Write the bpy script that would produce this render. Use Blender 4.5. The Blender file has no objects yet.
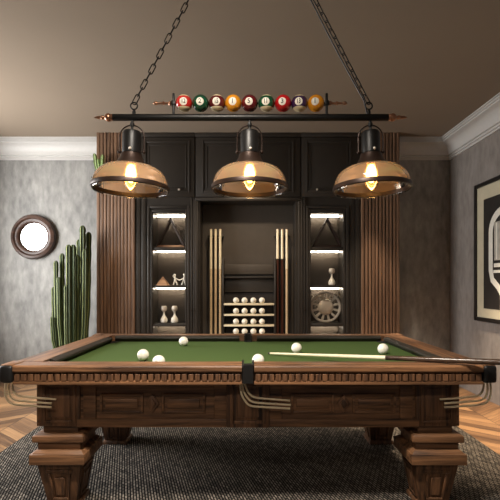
import bpy, bmesh, math, random
from mathutils import Vector, Matrix
random.seed(7)
PI = math.pi
scene = bpy.context.scene
COL = scene.collection
F, VX, VY, CZ = 430.0, 248.0, 284.5, 1.25      # focal length in pixels, vanishing point, eye height


def at(px, py, d):
    return Vector(((px - VX) * d / F, d, CZ + (VY - py) * d / F))


def srgb(r, g, b):
    def f(c):
        c /= 255.0
        return c / 12.92 if c <= 0.04045 else ((c + 0.055) / 1.055) ** 2.4
    return (f(r), f(g), f(b), 1.0)


# ------------------------------------------------------------------ materials
def new_mat(name):
    m = bpy.data.materials.new(name)
    m.use_nodes = True
    nt = m.node_tree
    return m, nt, nt.nodes, nt.links, nt.nodes['Principled BSDF']


def plain(name, col, rough=0.5, metal=0.0, spec=0.5, var=0.0, vscale=30, bump=0.0):
    m, nt, N, L, P = new_mat(name)
    P.inputs['Base Color'].default_value = col
    P.inputs['Roughness'].default_value = rough
    P.inputs['Metallic'].default_value = metal
    P.inputs['Specular IOR Level'].default_value = spec
    if var or bump:
        tc = N.new('ShaderNodeTexCoord')
        nz = N.new('ShaderNodeTexNoise')
        nz.inputs['Scale'].default_value = vscale
        nz.inputs['Detail'].default_value = 4
        L.new(tc.outputs['Object'], nz.inputs['Vector'])
        if var:
            r = N.new('ShaderNodeValToRGB')
            r.color_ramp.elements[0].position = 0.3
            r.color_ramp.elements[1].position = 0.7
            r.color_ramp.elements[0].color = tuple(c * (1 - var) for c in col[:3]) + (1,)
            r.color_ramp.elements[1].color = tuple(min(1, c * (1 + var)) for c in col[:3]) + (1,)
            L.new(nz.outputs['Fac'], r.inputs['Fac'])
            L.new(r.outputs['Color'], P.inputs['Base Color'])
        if bump:
            b = N.new('ShaderNodeBump')
            b.inputs['Strength'].default_value = bump
            b.inputs['Distance'].default_value = 0.01
            L.new(nz.outputs['Fac'], b.inputs['Height'])
            L.new(b.outputs['Normal'], P.inputs['Normal'])
    return m


def wood(name, dark, light, axis='X', rough=0.42, fine=1.0):
    m, nt, N, L, P = new_mat(name)
    tc = N.new('ShaderNodeTexCoord')
    mp = N.new('ShaderNodeMapping')
    s = [34 * fine] * 3
    s['XYZ'.index(axis)] = 1.6 * fine
    mp.inputs['Scale'].default_value = s
    L.new(tc.outputs['Object'], mp.inputs['Vector'])
    n1 = N.new('ShaderNodeTexNoise')
    n1.inputs['Scale'].default_value = 1.0
    n1.inputs['Detail'].default_value = 6
    n1.inputs['Roughness'].default_value = 0.65
    n1.inputs['Distortion'].default_value = 0.6
    L.new(mp.outputs['Vector'], n1.inputs['Vector'])
    r = N.new('ShaderNodeValToRGB')
    e = r.color_ramp.elements
    e[0].position, e[0].color = 0.32, dark
    e[1].position, e[1].color = 0.72, light
    k = e.new(0.5)
    k.color = tuple((a * 0.55 + b * 0.45) for a, b in zip(dark, light))
    L.new(n1.outputs['Fac'], r.inputs['Fac'])
    L.new(r.outputs['Color'], P.inputs['Base Color'])
    b = N.new('ShaderNodeBump')
    b.inputs['Strength'].default_value = 0.25
    b.inputs['Distance'].default_value = 0.004
    L.new(n1.outputs['Fac'], b.inputs['Height'])
    L.new(b.outputs['Normal'], P.inputs['Normal'])
    P.inputs['Roughness'].default_value = rough
    return m


def plaster(name, dark, light, rough=0.8):
    m, nt, N, L, P = new_mat(name)
    tc = N.new('ShaderNodeTexCoord')
    mp = N.new('ShaderNodeMapping')
    mp.inputs['Scale'].default_value = (2.2, 2.2, 0.9)
    L.new(tc.outputs['Object'], mp.inputs['Vector'])
    n1 = N.new('ShaderNodeTexNoise')
    n1.inputs['Scale'].default_value = 2.6
    n1.inputs['Detail'].default_value = 10
    n1.inputs['Roughness'].default_value = 0.7
    L.new(mp.outputs['Vector'], n1.inputs['Vector'])
    mp2 = N.new('ShaderNodeMapping')
    mp2.inputs['Scale'].default_value = (17, 17, 7)
    L.new(tc.outputs['Object'], mp2.inputs['Vector'])
    n2 = N.new('ShaderNodeTexNoise')
    n2.inputs['Scale'].default_value = 1.0
    n2.inputs['Detail'].default_value = 6
    L.new(mp2.outputs['Vector'], n2.inputs['Vector'])
    mx = N.new('ShaderNodeMath')
    mx.operation = 'MULTIPLY_ADD'
    mx.inputs[1].default_value = 0.35
    L.new(n2.outputs['Fac'], mx.inputs[0])
    sc = N.new('ShaderNodeMath')
    sc.operation = 'MULTIPLY'
    sc.inputs[1].default_value = 0.65
    L.new(n1.outputs['Fac'], sc.inputs[0])
    L.new(sc.outputs[0], mx.inputs[2])
    r = N.new('ShaderNodeValToRGB')
    r.color_ramp.elements[0].position = 0.38
    r.color_ramp.elements[1].position = 0.62
    r.color_ramp.elements[0].color = dark
    r.color_ramp.elements[1].color = light
    L.new(mx.outputs[0], r.inputs['Fac'])
    L.new(r.outputs['Color'], P.inputs['Base Color'])
    b = N.new('ShaderNodeBump')
    b.inputs['Strength'].default_value = 0.2
    b.inputs['Distance'].default_value = 0.01
    L.new(mx.outputs[0], b.inputs['Height'])
    L.new(b.outputs['Normal'], P.inputs['Normal'])
    P.inputs['Roughness'].default_value = rough
    P.inputs['Specular IOR Level'].default_value = 0.25
    return m


def emit(name, col, strength):
    m, nt, N, L, P = new_mat(name)
    P.inputs['Base Color'].default_value = col
    P.inputs['Emission Color'].default_value = col
    P.inputs['Emission Strength'].default_value = strength
    return m


def chevron_floor():
    m, nt, N, L, P = new_mat('chevron oak')
    tc = N.new('ShaderNodeTexCoord')
    sep = N.new('ShaderNodeSeparateXYZ')
    L.new(tc.outputs['Object'], sep.inputs[0])

    def math_(op, a, b=None, c=None):
        n = N.new('ShaderNodeMath')
        n.operation = op
        for i, v in enumerate((a, b, c)):
            if v is None:
                continue
            if isinstance(v, (int, float)):
                n.inputs[i].default_value = v
            else:
                L.new(v, n.inputs[i])
        return n.outputs[0]
    CW, BW = 0.62, 0.135
    xs = math_('ADD', sep.outputs['X'], 20.09)
    col = math_('DIVIDE', xs, CW)
    ci = math_('FLOOR', col)
    fr = math_('SUBTRACT', col, ci)
    tri = math_('ABSOLUTE', math_('SUBTRACT', math_('MULTIPLY', math_('FRACT', math_('DIVIDE', col, 2.0)), 2.0), 1.0))
    v = math_('ADD', sep.outputs['Y'], math_('MULTIPLY', tri, CW * 0.8))
    bi_ = math_('DIVIDE', v, BW)
    bi = math_('FLOOR', bi_)
    bf = math_('SUBTRACT', bi_, bi)
    cb = N.new('ShaderNodeCombineXYZ')
    L.new(ci, cb.inputs[0])
    L.new(bi, cb.inputs[1])
    wn = N.new('ShaderNodeTexWhiteNoise')
    L.new(cb.outputs[0], wn.inputs['Vector'])
    # grain runs along the plank, board by board
    cg = N.new('ShaderNodeCombineXYZ')
    L.new(math_('MULTIPLY', xs, 2.4), cg.inputs[0])
    L.new(math_('MULTIPLY', v, 34.0), cg.inputs[1])
    L.new(math_('MULTIPLY', wn.outputs['Value'], 40.0), cg.inputs[2])
    nz = N.new('ShaderNodeTexNoise')
    nz.inputs['Scale'].default_value = 1.0
    nz.inputs['Detail'].default_value = 5
    nz.inputs['Distortion'].default_value = 1.1
    L.new(cg.outputs[0], nz.inputs['Vector'])
    t = math_('ADD', math_('MULTIPLY', wn.outputs['Value'], 0.4), math_('MULTIPLY', nz.outputs['Fac'], 0.75))
    r = N.new('ShaderNodeValToRGB')
    e = r.color_ramp.elements
    e[0].position, e[0].color = 0.22, srgb(58, 41, 29)
    e[1].position, e[1].color = 0.8, srgb(174, 134, 94)
    k = e.new(0.5)
    k.color = srgb(118, 87, 60)
    L.new(t, r.inputs['Fac'])
    seam = math_('MINIMUM', math_('GREATER_THAN', bf, 0.03), math_('MULTIPLY', math_('GREATER_THAN', fr, 0.006), math_('LESS_THAN', fr, 0.994)))
    mix = N.new('ShaderNodeMix')
    mix.data_type = 'RGBA'
    mix.inputs['A'].default_value = srgb(48, 32, 22)
    L.new(seam, mix.inputs['Factor'])
    L.new(r.outputs['Color'], mix.inputs['B'])
    L.new(mix.outputs['Result'], P.inputs['Base Color'])
    P.inputs['Roughness'].default_value = 0.38
    return m


def rug_mat():
    m, nt, N, L, P = new_mat('woven rug')
    tc = N.new('ShaderNodeTexCoord')
    mp = N.new('ShaderNodeMapping')
    mp.inputs['Rotation'].default_value = (0, 0, math.radians(74))
    L.new(tc.outputs['Object'], mp.inputs['Vector'])
    bt = N.new('ShaderNodeTexBrick')
    bt.offset = 0.5
    bt.inputs['Scale'].default_value = 1.0
    bt.inputs['Brick Width'].default_value = 0.042
    bt.inputs['Row Height'].default_value = 0.0165
    bt.inputs['Mortar Size'].default_value = 0.0048
    bt.inputs['Mortar Smooth'].default_value = 0.4
    bt.inputs['Bias'].default_value = -0.1
    bt.inputs['Color1'].default_value = srgb(156, 146, 134)
    bt.inputs['Color2'].default_value = srgb(84, 79, 73)
    bt.inputs['Mortar'].default_value = srgb(18, 17, 16)
    L.new(mp.outputs['Vector'], bt.inputs['Vector'])
    nz = N.new('ShaderNodeTexNoise')
    nz.inputs['Scale'].default_value = 140
    L.new(tc.outputs['Object'], nz.inputs['Vector'])
    mix = N.new('ShaderNodeMix')
    mix.data_type = 'RGBA'
    mix.blend_type = 'MULTIPLY'
    mix.inputs['Factor'].default_value = 0.7
    L.new(bt.outputs['Color'], mix.inputs['A'])
    L.new(nz.outputs['Color'], mix.inputs['B'])
    L.new(bt.outputs['Color'], mix.inputs['A'])
    r = N.new('ShaderNodeValToRGB')
    r.color_ramp.elements[0].color = (0.35, 0.35, 0.35, 1)
    r.color_ramp.elements[1].color = (1, 1, 1, 1)
    L.new(nz.outputs['Fac'], r.inputs['Fac'])
    L.new(r.outputs['Color'], mix.inputs['B'])
    L.new(mix.outputs['Result'], P.inputs['Base Color'])
    b = N.new('ShaderNodeBump')
    b.invert = True
    b.inputs['Strength'].default_value = 0.7
    b.inputs['Distance'].default_value = 0.006
    L.new(bt.outputs['Fac'], b.inputs['Height'])
    L.new(b.outputs['Normal'], P.inputs['Normal'])
    P.inputs['Roughness'].default_value = 0.95
    P.inputs['Specular IOR Level'].default_value = 0.1
    return m


def amber_glass(name, tint, haze, fac_haze):
    m, nt, N, L, P = new_mat(name)
    N.remove(P)
    out = N['Material Output']
    tr = N.new('ShaderNodeBsdfTransparent')
    tr.inputs['Color'].default_value = tint
    tl = N.new('ShaderNodeBsdfTranslucent')
    tl.inputs['Color'].default_value = haze
    df = N.new('ShaderNodeBsdfDiffuse')
    df.inputs['Color'].default_value = haze
    gl = N.new('ShaderNodeBsdfGlossy')
    gl.inputs['Roughness'].default_value = 0.06
    gl.inputs['Color'].default_value = (0.9, 0.9, 0.9, 1)
    lw = N.new('ShaderNodeLayerWeight')
    lw.inputs['Blend'].default_value = 0.25
    m0 = N.new('ShaderNodeMixShader')
    m0.inputs['Fac'].default_value = 0.5
    L.new(tl.outputs[0], m0.inputs[1])
    L.new(df.outputs[0], m0.inputs[2])
    m1 = N.new('ShaderNodeMixShader')
    m1.inputs['Fac'].default_value = fac_haze
    L.new(tr.outputs[0], m1.inputs[1])
    L.new(m0.outputs[0], m1.inputs[2])
    m2 = N.new('ShaderNodeMixShader')
    L.new(lw.outputs['Fresnel'], m2.inputs['Fac'])
    L.new(m1.outputs[0], m2.inputs[1])
    L.new(gl.outputs[0], m2.inputs[2])
    L.new(m2.outputs[0], out.inputs['Surface'])
    return m


def ball_mat(name, col, stripe):
    m, nt, N, L, P = new_mat(name)
    P.inputs['Roughness'].default_value = 0.12
    P.inputs['Base Color'].default_value = col
    P.inputs['Coat Weight'].default_value = 0.5
    if stripe:
        tc = N.new('ShaderNodeTexCoord')
        sep = N.new('ShaderNodeSeparateXYZ')
        L.new(tc.outputs['Object'], sep.inputs[0])
        ab = N.new('ShaderNodeMath')
        ab.operation = 'ABSOLUTE'
        L.new(sep.outputs['Z'], ab.inputs[0])
        gt = N.new('ShaderNodeMath')
        gt.operation = 'GREATER_THAN'
        gt.inputs[1].default_value = 0.031
        L.new(ab.outputs[0], gt.inputs[0])
        mix = N.new('ShaderNodeMix')
        mix.data_type = 'RGBA'
        mix.inputs['A'].default_value = col
        mix.inputs['B'].default_value = srgb(226, 208, 168)
        L.new(gt.outputs[0], mix.inputs['Factor'])
        L.new(mix.outputs['Result'], P.inputs['Base Color'])
    return m


W_D, W_L = srgb(46, 29, 20), srgb(160, 113, 76)
M = {}
M['wood_x'] = wood('walnut along x', W_D, W_L, 'X', 0.5)
M['wood_y'] = wood('walnut along y', W_D, W_L, 'Y', 0.5)
M['wood_z'] = wood('walnut upright', srgb(42, 27, 19), srgb(142, 99, 67), 'Z', 0.5)
M['slat'] = wood('slat walnut', srgb(84, 63, 49), srgb(152, 117, 91), 'Z', 0.5)
M['slat_back'] = plain('slat backing', srgb(30, 24, 21), 0.7, var=0.2)
M['cab'] = plain('charcoal lacquer', srgb(48, 43, 38), 0.36, var=0.08, vscale=12)
M['cab_in'] = plain('charcoal niche lining', srgb(70, 62, 54), 0.5, var=0.08, vscale=12)
M['felt'] = plain('green felt', srgb(73, 92, 49), 0.95, spec=0.1, var=0.06, vscale=180, bump=0.05)
M['cushion'] = plain('dark cushion leather', srgb(42, 36, 28), 0.6, var=0.1)
M['leather'] = plain('black pocket leather', srgb(22, 20, 19), 0.45, var=0.1, vscale=60)
M['pocket_shade'] = plain('pocket dark', srgb(8, 8, 8), 0.9, var=0.05)  # near-black colour standing in for the shade inside the pockets
M['rod'] = plain('pale brass rod', srgb(244, 222, 184), 0.3, metal=0.0, var=0.03)
M['cream'] = plain('cream maple', srgb(236, 222, 190), 0.35, var=0.05, vscale=25)
M['tan'] = plain('tan ash', srgb(214, 188, 150), 0.4, var=0.07, vscale=25)
M['redwood'] = wood('rosewood butt', srgb(58, 28, 20), srgb(100, 58, 42), 'Z', 0.3)
M['darkbutt'] = wood('dark butt', srgb(44, 32, 26), srgb(88, 66, 50), 'X', 0.25)
M['ivory'] = plain('ivory ball', srgb(240, 234, 220), 0.18, var=0.02, vscale=40)
M['plaster'] = plaster('grey plaster', srgb(126, 125, 123), srgb(164, 162, 158))
M['plaster_r'] = plaster('warm grey plaster', srgb(126, 118, 112), srgb(150, 142, 136))
M['ceil'] = plain('taupe ceiling paint', srgb(141, 127, 112), 0.9, spec=0.1, var=0.03, vscale=1.2)
M['crown'] = plain('white crown paint', srgb(198, 195, 191), 0.5, var=0.02)
M['black'] = plain('black iron', srgb(26, 25, 24), 0.42, metal=0.4, var=0.1)
M['bronze'] = plain('dark bronze', srgb(50, 36, 29), 0.4, metal=0.6, var=0.1)
M['copper'] = plain('aged copper', srgb(182, 134, 106), 0.3, metal=0.85, var=0.12)
M['steel'] = plain('brushed steel', srgb(206, 196, 182), 0.35, metal=0.35, var=0.06)
M['glass'] = amber_glass('amber glass', (0.94, 0.82, 0.68, 1), srgb(236, 196, 156), 0.36)
M['clear'] = amber_glass('clear lip glass', (0.97, 0.96, 0.94, 1), srgb(220, 215, 205), 0.12)
M['bulb'] = emit('filament bulb', srgb(255, 206, 130), 24)
M['bulbglass'] = amber_glass('bulb glass', (1.0, 0.90, 0.72, 1), srgb(255, 214, 150), 0.22)
M['filament'] = emit('filament core', srgb(255, 236, 190), 60)
M['led'] = emit('led strip', srgb(255, 238, 212), 30)
M['mirror'] = plain('mirror', (0.95, 0.95, 0.95, 1), 0.03, metal=1.0, var=0.004)
M['mwood'] = wood('mirror frame wood', srgb(40, 26, 20), srgb(86, 58, 45), 'X', 0.4, 0.8)
M['cactus'] = plain('cactus green', srgb(56, 72, 38), 0.6, var=0.25, vscale=18)
M['ridge'] = plain('cactus ridge', srgb(146, 154, 96), 0.7, var=0.25, vscale=60)
M['lightgreen'] = plain('light cactus green', srgb(150, 172, 112), 0.6, var=0.2, vscale=40)
M['pot'] = plain('dark clay pot', srgb(58, 54, 50), 0.7, var=0.15, bump=0.1)
M['soil'] = plain('soil', srgb(52, 40, 30), 0.95, var=0.3, vscale=60, bump=0.4)
M['frame'] = plain('black picture frame', srgb(34, 30, 28), 0.4, var=0.1)
M['mat'] = plain('cream picture mount', srgb(196, 186, 160), 0.85, var=0.06, vscale=8)
M['artblack'] = plain('print black', srgb(38, 33, 29), 0.6, var=0.25, vscale=6)
M['artwhite'] = plain('print white', srgb(232, 228, 216), 0.6, var=0.05)
M['artgrey'] = plain('print grey', srgb(176, 170, 158), 0.6, var=0.2, vscale=14)
M['white'] = plain('white enamel', srgb(236, 228, 212), 0.3, var=0.03)
M['palewood'] = wood('pale wood', srgb(140, 100, 74), srgb(196, 156, 120), 'X', 0.5)
M['rackwood'] = wood('rack wood', srgb(34, 26, 21), srgb(72, 54, 42), 'X', 0.45)
M['rackdark'] = wood('rack dark', srgb(28, 20, 17), srgb(62, 42, 34), 'X', 0.45)
M['numeral'] = plain('numeral ink', srgb(34, 26, 22), 0.6, var=0.05)
M['floor'] = chevron_floor()
M['rug'] = rug_mat()


# ------------------------------------------------------------------ mesh builder
class B:
    def __init__(self):
        self.bm = bmesh.new()

    def add(self, sub, mi=0, matrix=None):
        if matrix is not None:
            bmesh.ops.transform(sub, matrix=matrix, verts=sub.verts)
        bmesh.ops.recalc_face_normals(sub, faces=sub.faces)
        for f in sub.faces:
            if mi:
                f.material_index = mi
        me = bpy.data.meshes.new('tmp')
        sub.to_mesh(me)
        sub.free()
        self.bm.from_mesh(me)
        bpy.data.meshes.remove(me)
        return self

    def box(self, x0, x1, y0, y1, z0, z1, bev=0.0, mi=0, seg=2):
        s = bmesh.new()
        bmesh.ops.create_cube(s, size=1.0)
        for v in s.verts:
            v.co = Vector((x0 + (v.co.x + .5) * (x1 - x0), y0 + (v.co.y + .5) * (y1 - y0), z0 + (v.co.z + .5) * (z1 - z0)))
        if bev:
            bmesh.ops.bevel(s, geom=list(s.edges), offset=bev, segments=seg, affect='EDGES', profile=0.5)
        return self.add(s, mi)

    def frustum(self, cx, cy, z0, w0, z1, w1, bev=0.0, mi=0):
        s = bmesh.new()
        bmesh.ops.create_cube(s, size=1.0)
        for v in s.verts:
            w = w1 if v.co.z > 0 else w0
            v.co = Vector((cx + v.co.x * w, cy + v.co.y * w, z1 if v.co.z > 0 else z0))
        if bev:
            bmesh.ops.bevel(s, geom=list(s.edges), offset=bev, segments=2, affect='EDGES', profile=0.5)
        return self.add(s, mi)

    def sphere(self, c, r, mi=0, sx=1, sy=1, sz=1, u=28, v=16):
        s = bmesh.new()
        bmesh.ops.create_uvsphere(s, u_segments=u, v_segments=v, radius=r)
        return self.add(s, mi, Matrix.Translation(c) @ Matrix.Diagonal((sx, sy, sz, 1)))

    def lathe(self, c, prof, seg=40, mi=0, axis='Z', cap=True):
        """prof: list of (radius, height) from bottom to top."""
        s = bmesh.new()
        rings = []
        for r, h in prof:
            if r < 1e-6:
                rings.append([s.verts.new((0, 0, h))])
            else:
                rings.append([s.verts.new((r * math.cos(2 * PI * i / seg), r * math.sin(2 * PI * i / seg), h)) for i in range(seg)])
        for a, b in zip(rings, rings[1:]):
            for i in range(seg):
                j = (i + 1) % seg
                if len(a) == 1 and len(b) == 1:
                    continue
                if len(a) == 1:
                    s.faces.new((a[0], b[j], b[i]))
                elif len(b) == 1:
                    s.faces.new((a[i], a[j], b[0]))
                else:
                    s.faces.new((a[i], a[j], b[j], b[i]))
        if cap:
            if len(rings[0]) > 1:
                s.faces.new(list(reversed(rings[0])))
            if len(rings[-1]) > 1:
                s.faces.new(rings[-1])
        mt = Matrix.Translation(c)
        if axis == 'X':
            mt = mt @ Matrix.Rotation(PI / 2, 4, 'Y')
        elif axis == 'Y':
            mt = mt @ Matrix.Rotation(-PI / 2, 4, 'X')
        elif isinstance(axis, Vector):
            mt = mt @ axis.to_track_quat('Z', 'Y').to_matrix().to_4x4()
        return self.add(s, mi, mt)

    def tube(self, pts, r, seg=10, closed=False, mi=0):
        s = bmesh.new()
        pts = [Vector(p) for p in pts]
        n = len(pts)
        rr = r if isinstance(r, (list, tuple)) else [r] * n
        rings = []
        prev = None
        for i, p in enumerate(pts):
            if closed:
                t = pts[(i + 1) % n] - pts[i - 1]
            else:
                t = pts[min(i + 1, n - 1)] - pts[max(i - 1, 0)]
            t.normalize()
            if prev is None:
                up = Vector((0, 0, 1)) if abs(t.z) < 0.9 else Vector((1, 0, 0))
                a = t.cross(up).normalized()
            else:
                a = (prev - t * prev.dot(t)).normalized()
            prev = a
            b = t.cross(a)
            rings.append([s.verts.new(p + (a * math.cos(2 * PI * k / seg) + b * math.sin(2 * PI * k / seg)) * rr[i]) for k in range(seg)])
        m = n if closed else n - 1
        for i in range(m):
            A, Bq = rings[i], rings[(i + 1) % n]
            for k in range(seg):
                l = (k + 1) % seg
                s.faces.new((A[k], A[l], Bq[l], Bq[k]))
        if not closed:
            s.faces.new(list(reversed(rings[0])))
            s.faces.new(rings[-1])
        return self.add(s, mi)

    def prism(self, poly, axis, a0, a1, mi=0, bev=0.0):
        """poly in the two other axes (x,y)/(x,z)/(y,z), extruded along axis from a0 to a1."""
        s = bmesh.new()

        def mk(p, a):
            return {'X': (a, p[0], p[1]), 'Y': (p[0], a, p[1]), 'Z': (p[0], p[1], a)}[axis]
        A = [s.verts.new(mk(p, a0)) for p in poly]
        Bq = [s.verts.new(mk(p, a1)) for p in poly]
        s.faces.new(A)
        s.faces.new(list(reversed(Bq)))
        for i in range(len(poly)):
            j = (i + 1) % len(poly)
            s.faces.new((A[i], A[j], Bq[j], Bq[i]))
        if bev:
            bmesh.ops.bevel(s, geom=list(s.edges), offset=bev, segments=2, affect='EDGES', profile=0.5)
        return self.add(s, mi)

    def frame_xz(self, x0, x1, z0, z1, y0, y1, w, bev=0.003, mi=0):
        """rectangular picture-frame moulding in the xz plane"""
        self.box(x0, x0 + w, y0, y1, z0, z1, bev, mi)
        self.box(x1 - w, x1, y0, y1, z0, z1, bev, mi)
        self.box(x0 + w, x1 - w, y0, y1, z1 - w, z1, bev, mi)
        self.box(x0 + w, x1 - w, y0, y1, z0, z0 + w, bev, mi)
        return self

    def build(self, name, mats, parent=None, origin=None, smooth=38):
        o0 = Vector(origin) if origin is not None else (WL[parent] if parent is not None else Vector((0, 0, 0)))
        bmesh.ops.translate(self.bm, vec=-o0, verts=self.bm.verts)
        me = bpy.data.meshes.new(name)
        self.bm.to_mesh(me)
        self.bm.free()
        mats = mats if isinstance(mats, (list, tuple)) else [mats]
        for m in mats:
            me.materials.append(M[m] if isinstance(m, str) else m)
        if smooth:
            me.polygons.foreach_set('use_smooth', [True] * len(me.polygons))
            me.set_sharp_from_angle(angle=math.radians(smooth))
        o = bpy.data.objects.new(name, me)
        COL.objects.link(o)
        WL[o] = o0.copy()
        if parent is not None:
            o.parent = parent
            o.location = o0 - WL[parent]
        else:
            o.location = o0
        return o


WL = {}


def tag(o, label=None, cat=None, group=None, kind=None):
    if label:
        o['label'] = label
    if cat:
        o['category'] = cat
    if group:
        o['group'] = group
    if kind:
        o['kind'] = kind
    return o


def thing(name, label, cat, loc, group=None):
    o = bpy.data.objects.new(name, None)
    o.empty_display_size = 0.1
    COL.objects.link(o)
    o.location = loc
    WL[o] = Vector(loc)
    return tag(o, label, cat, group)


def kids(o):
    return [c for c in COL.objects if c.parent == o]


def dup(o, parent=None):
    c = o.copy()
    COL.objects.link(c)
    WL[c] = WL[o].copy()
    if parent is not None:
        c.parent = parent
    for ch in kids(o):
        dup(ch, c)
    return c


def arc(n, f, a0=0.0, a1=1.0):
    return [f(a0 + (a1 - a0) * i / (n - 1)) for i in range(n)]


# ------------------------------------------------------------------ the room
WALL_Y, RX, LX, CEIL = 5.52, 2.59, -3.40, 3.083


def struct(name, b, m, **k):
    return tag(b.build(name, m, **k), kind='structure')


FY = -3.0
struct('floor', B().box(LX - .2, RX + .12, FY, WALL_Y + .12, -.1, 0), 'floor')
struct('ceiling', B().box(LX - .2, RX + .12, FY, WALL_Y + .12, CEIL, CEIL + .1), 'ceil')
struct('wall_back', B().box(LX - .2, RX + .12, WALL_Y, WALL_Y + .12, 0, CEIL), 'plaster')
struct('wall_right', B().box(RX, RX + .12, FY, WALL_Y, 0, CEIL), 'plaster_r')
WY0, WY1, WZ0, WZ1 = 2.6, 4.9, 0.75, 2.72
wl = B()
wl.box(LX - .2, LX, FY, WY0, 0, CEIL).box(LX - .2, LX, WY1, WALL_Y, 0, CEIL)
wl.box(LX - .2, LX, WY0, WY1, 0, WZ0).box(LX - .2, LX, WY0, WY1, WZ1, CEIL)
struct('wall_left', wl, 'plaster')
w1 = tag(B().box(LX - .17, LX - .11, WY0, WY0 + .06, WZ0, WZ1).box(LX - .17, LX - .11, WY1 - .06, WY1, WZ0, WZ1)
         .box(LX - .17, LX - .11, WY0 + .06, WY1 - .06, WZ0, WZ0 + .06).box(LX - .17, LX - .11, WY0 + .06, WY1 - .06, WZ1 - .06, WZ1)
         .box(LX - .165, LX - .115, 3.30, 3.35, WZ0 + .06, WZ1 - .06).build('window_1', 'crown'), kind='structure')


def crown_profile(sgn=1):
    # (distance out from wall, z): stepped ridges, cove, stepped ridges
    pr = [(0, -.238), (.018, -.238), (.020, -.226), (.010, -.221), (.012, -.214), (.030, -.210), (.032, -.198), (.022, -.193), (.024, -.186), (.044, -.182), (.046, -.170)]
    for i in range(9):
        a = i / 8 * PI / 2
        pr.append((.046 + .10 * (1 - math.cos(a)), -.172 + .115 * math.sin(a)))
    pr += [(.150, -.055), (.164, -.054), (.165, -.044), (.154, -.040), (.156, -.034), (.176, -.031), (.177, -.022), (.166, -.018), (.168, -.012), (.190, -.010), (.190, 0), (0, 0)]
    return pr


pb = [(WALL_Y - d, CEIL + z) for d, z in crown_profile()]
struct('trim_1', B().prism(pb, 'X', LX, RX), 'crown', smooth=25)
pr_ = [(RX - d, CEIL + z) for d, z in crown_profile()]
struct('trim_2', B().prism(pr_, 'Y', FY, WALL_Y), 'crown', smooth=25)

rug = B().box(-1.83, 1.83, 0.7, 4.35, 0, .012, .004).build('rug', 'rug')
tag(rug, 'dark grey woven rug under the pool table', 'rug')

# ------------------------------------------------------------------ pool table
T = 0.8325
X1, Y0, Y1 = 1.275, 2.216, 3.655
RW = .115
table = thing('pool_table', 'carved walnut pool table with green felt and square tapered legs', 'pool table', (0, 2.935, .012))
FZ = T - .05
B().box(-X1 + .06, X1 - .06, Y0 + .06, Y1 - .06, FZ - .03, FZ).build('playing_bed', 'felt', table)


def rail_profile():
    return [(.012, T - .10), (0, T - .098), (0, T - .086), (.016, T - .083), (.022, T - .080), (.022, T - .047), (.018, T - .040), (.003, T - .036),
            (0, T - .030), (0, T - .010), (.004, T - .003), (.012, T), (RW, T), (RW, T - .10)]


def dent(a0, a1, fn):
    n = int((a1 - a0) / .0345)
    p = (a1 - a0) / n
    b = B()
    for i in range(n):
        fn(b, a0 + i * p + .0045, a0 + (i + 1) * p - .0045)
    return b


CX = 1.214
for y_edge, s in ((Y0, 1), (Y1, -1)):
    for x0, x1 in ((-CX, -.032), (.032, CX)):
        poly = [(y_edge + s * d, z) for d, z in rail_profile()]
        r = B().prism(poly, 'X', x0, x1).build('rail', 'wood_x', table, smooth=20)
        dent(x0 + .003, x1 - .003, lambda b, a, c: b.box(a, c, min(y_edge + s * .003, y_edge + s * .024), max(y_edge + s * .003, y_edge + s * .024), T - .081, T - .0465, .0015)).build('dentil_band', 'wood_z', r, smooth=0)
        a, c = (x0 + .13, x1 - .04) if x0 < 0 else (x0 + .04, x1 - .13)
        q = y_edge + s * RW
        B().prism([(q, T - .002), (q + s * .012, T - .003), (q + s * .034, T - .013), (q + s * .036, T - .022), (q + s * .012, FZ), (q, FZ)], 'X', a, c).build('cushion', 'cushion', r)
for s in (-1, 1):
    xe = s * X1
    poly = [(xe - s * d * (1.0 if d < RW else 1.35), z) for d, z in rail_profile()]
    r = B().prism(poly, 'Y', Y0 + .125, Y1 - .125).build('rail', 'wood_y', table, smooth=20)
    dent(Y0 + .13, Y1 - .13, lambda b, a, c: b.box(min(xe - s * .003, xe - s * .024), max(xe - s * .003, xe - s * .024), a, c, T - .081, T - .0465, .0015)).build('dentil_band', 'wood_z', r, smooth=0)
    q = xe - s * RW * 1.35
    B().prism([(q, T - .002), (q - s * .012, T - .003), (q - s * .034, T - .013), (q - s * .036, T - .022), (q - s * .012, FZ), (q, FZ)], 'Y', Y0 + .21, Y1 - .21).build('cushion', 'cushion', r)
    for ye, t in ((Y0, 1), (Y1, -1)):
        # corner: wooden cap on top, black leather pocket round the outside
        xa, xb = sorted((s * (X1 + .008), s * CX))
        ya, yb = sorted((ye - t * .008, ye + t * .125))
        p = B().box(xa, xb, ya, yb, T - .092, T + .001, .016, seg=3)
        xa, xb = sorted((s * CX, s * (X1 - RW)))
        ya, yb = sorted((ye + t * .112, ye + t * .127))
        p = p.box(xa, xb, ya, yb, T - .09, T - .001, .003)
        p = p.build('pocket', 'leather', table)
        B().lathe((s * (X1 - .165), ye + t * .165, FZ), [(.062, 0), (.062, .003)], 28).build('pocket_shade_plug', 'pocket_shade', p)  # solid black disc on the bed, shade of an open pocket as colour
        xa, xb = sorted((s * (X1 + .004), s * (CX - .002)))
        ya, yb = sorted((ye + t * .004, ye + t * .125))
        B().box(xa, xb, ya, yb, T - .012, T + .004, .005).build('corner_cap', 'wood_y', p)
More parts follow.
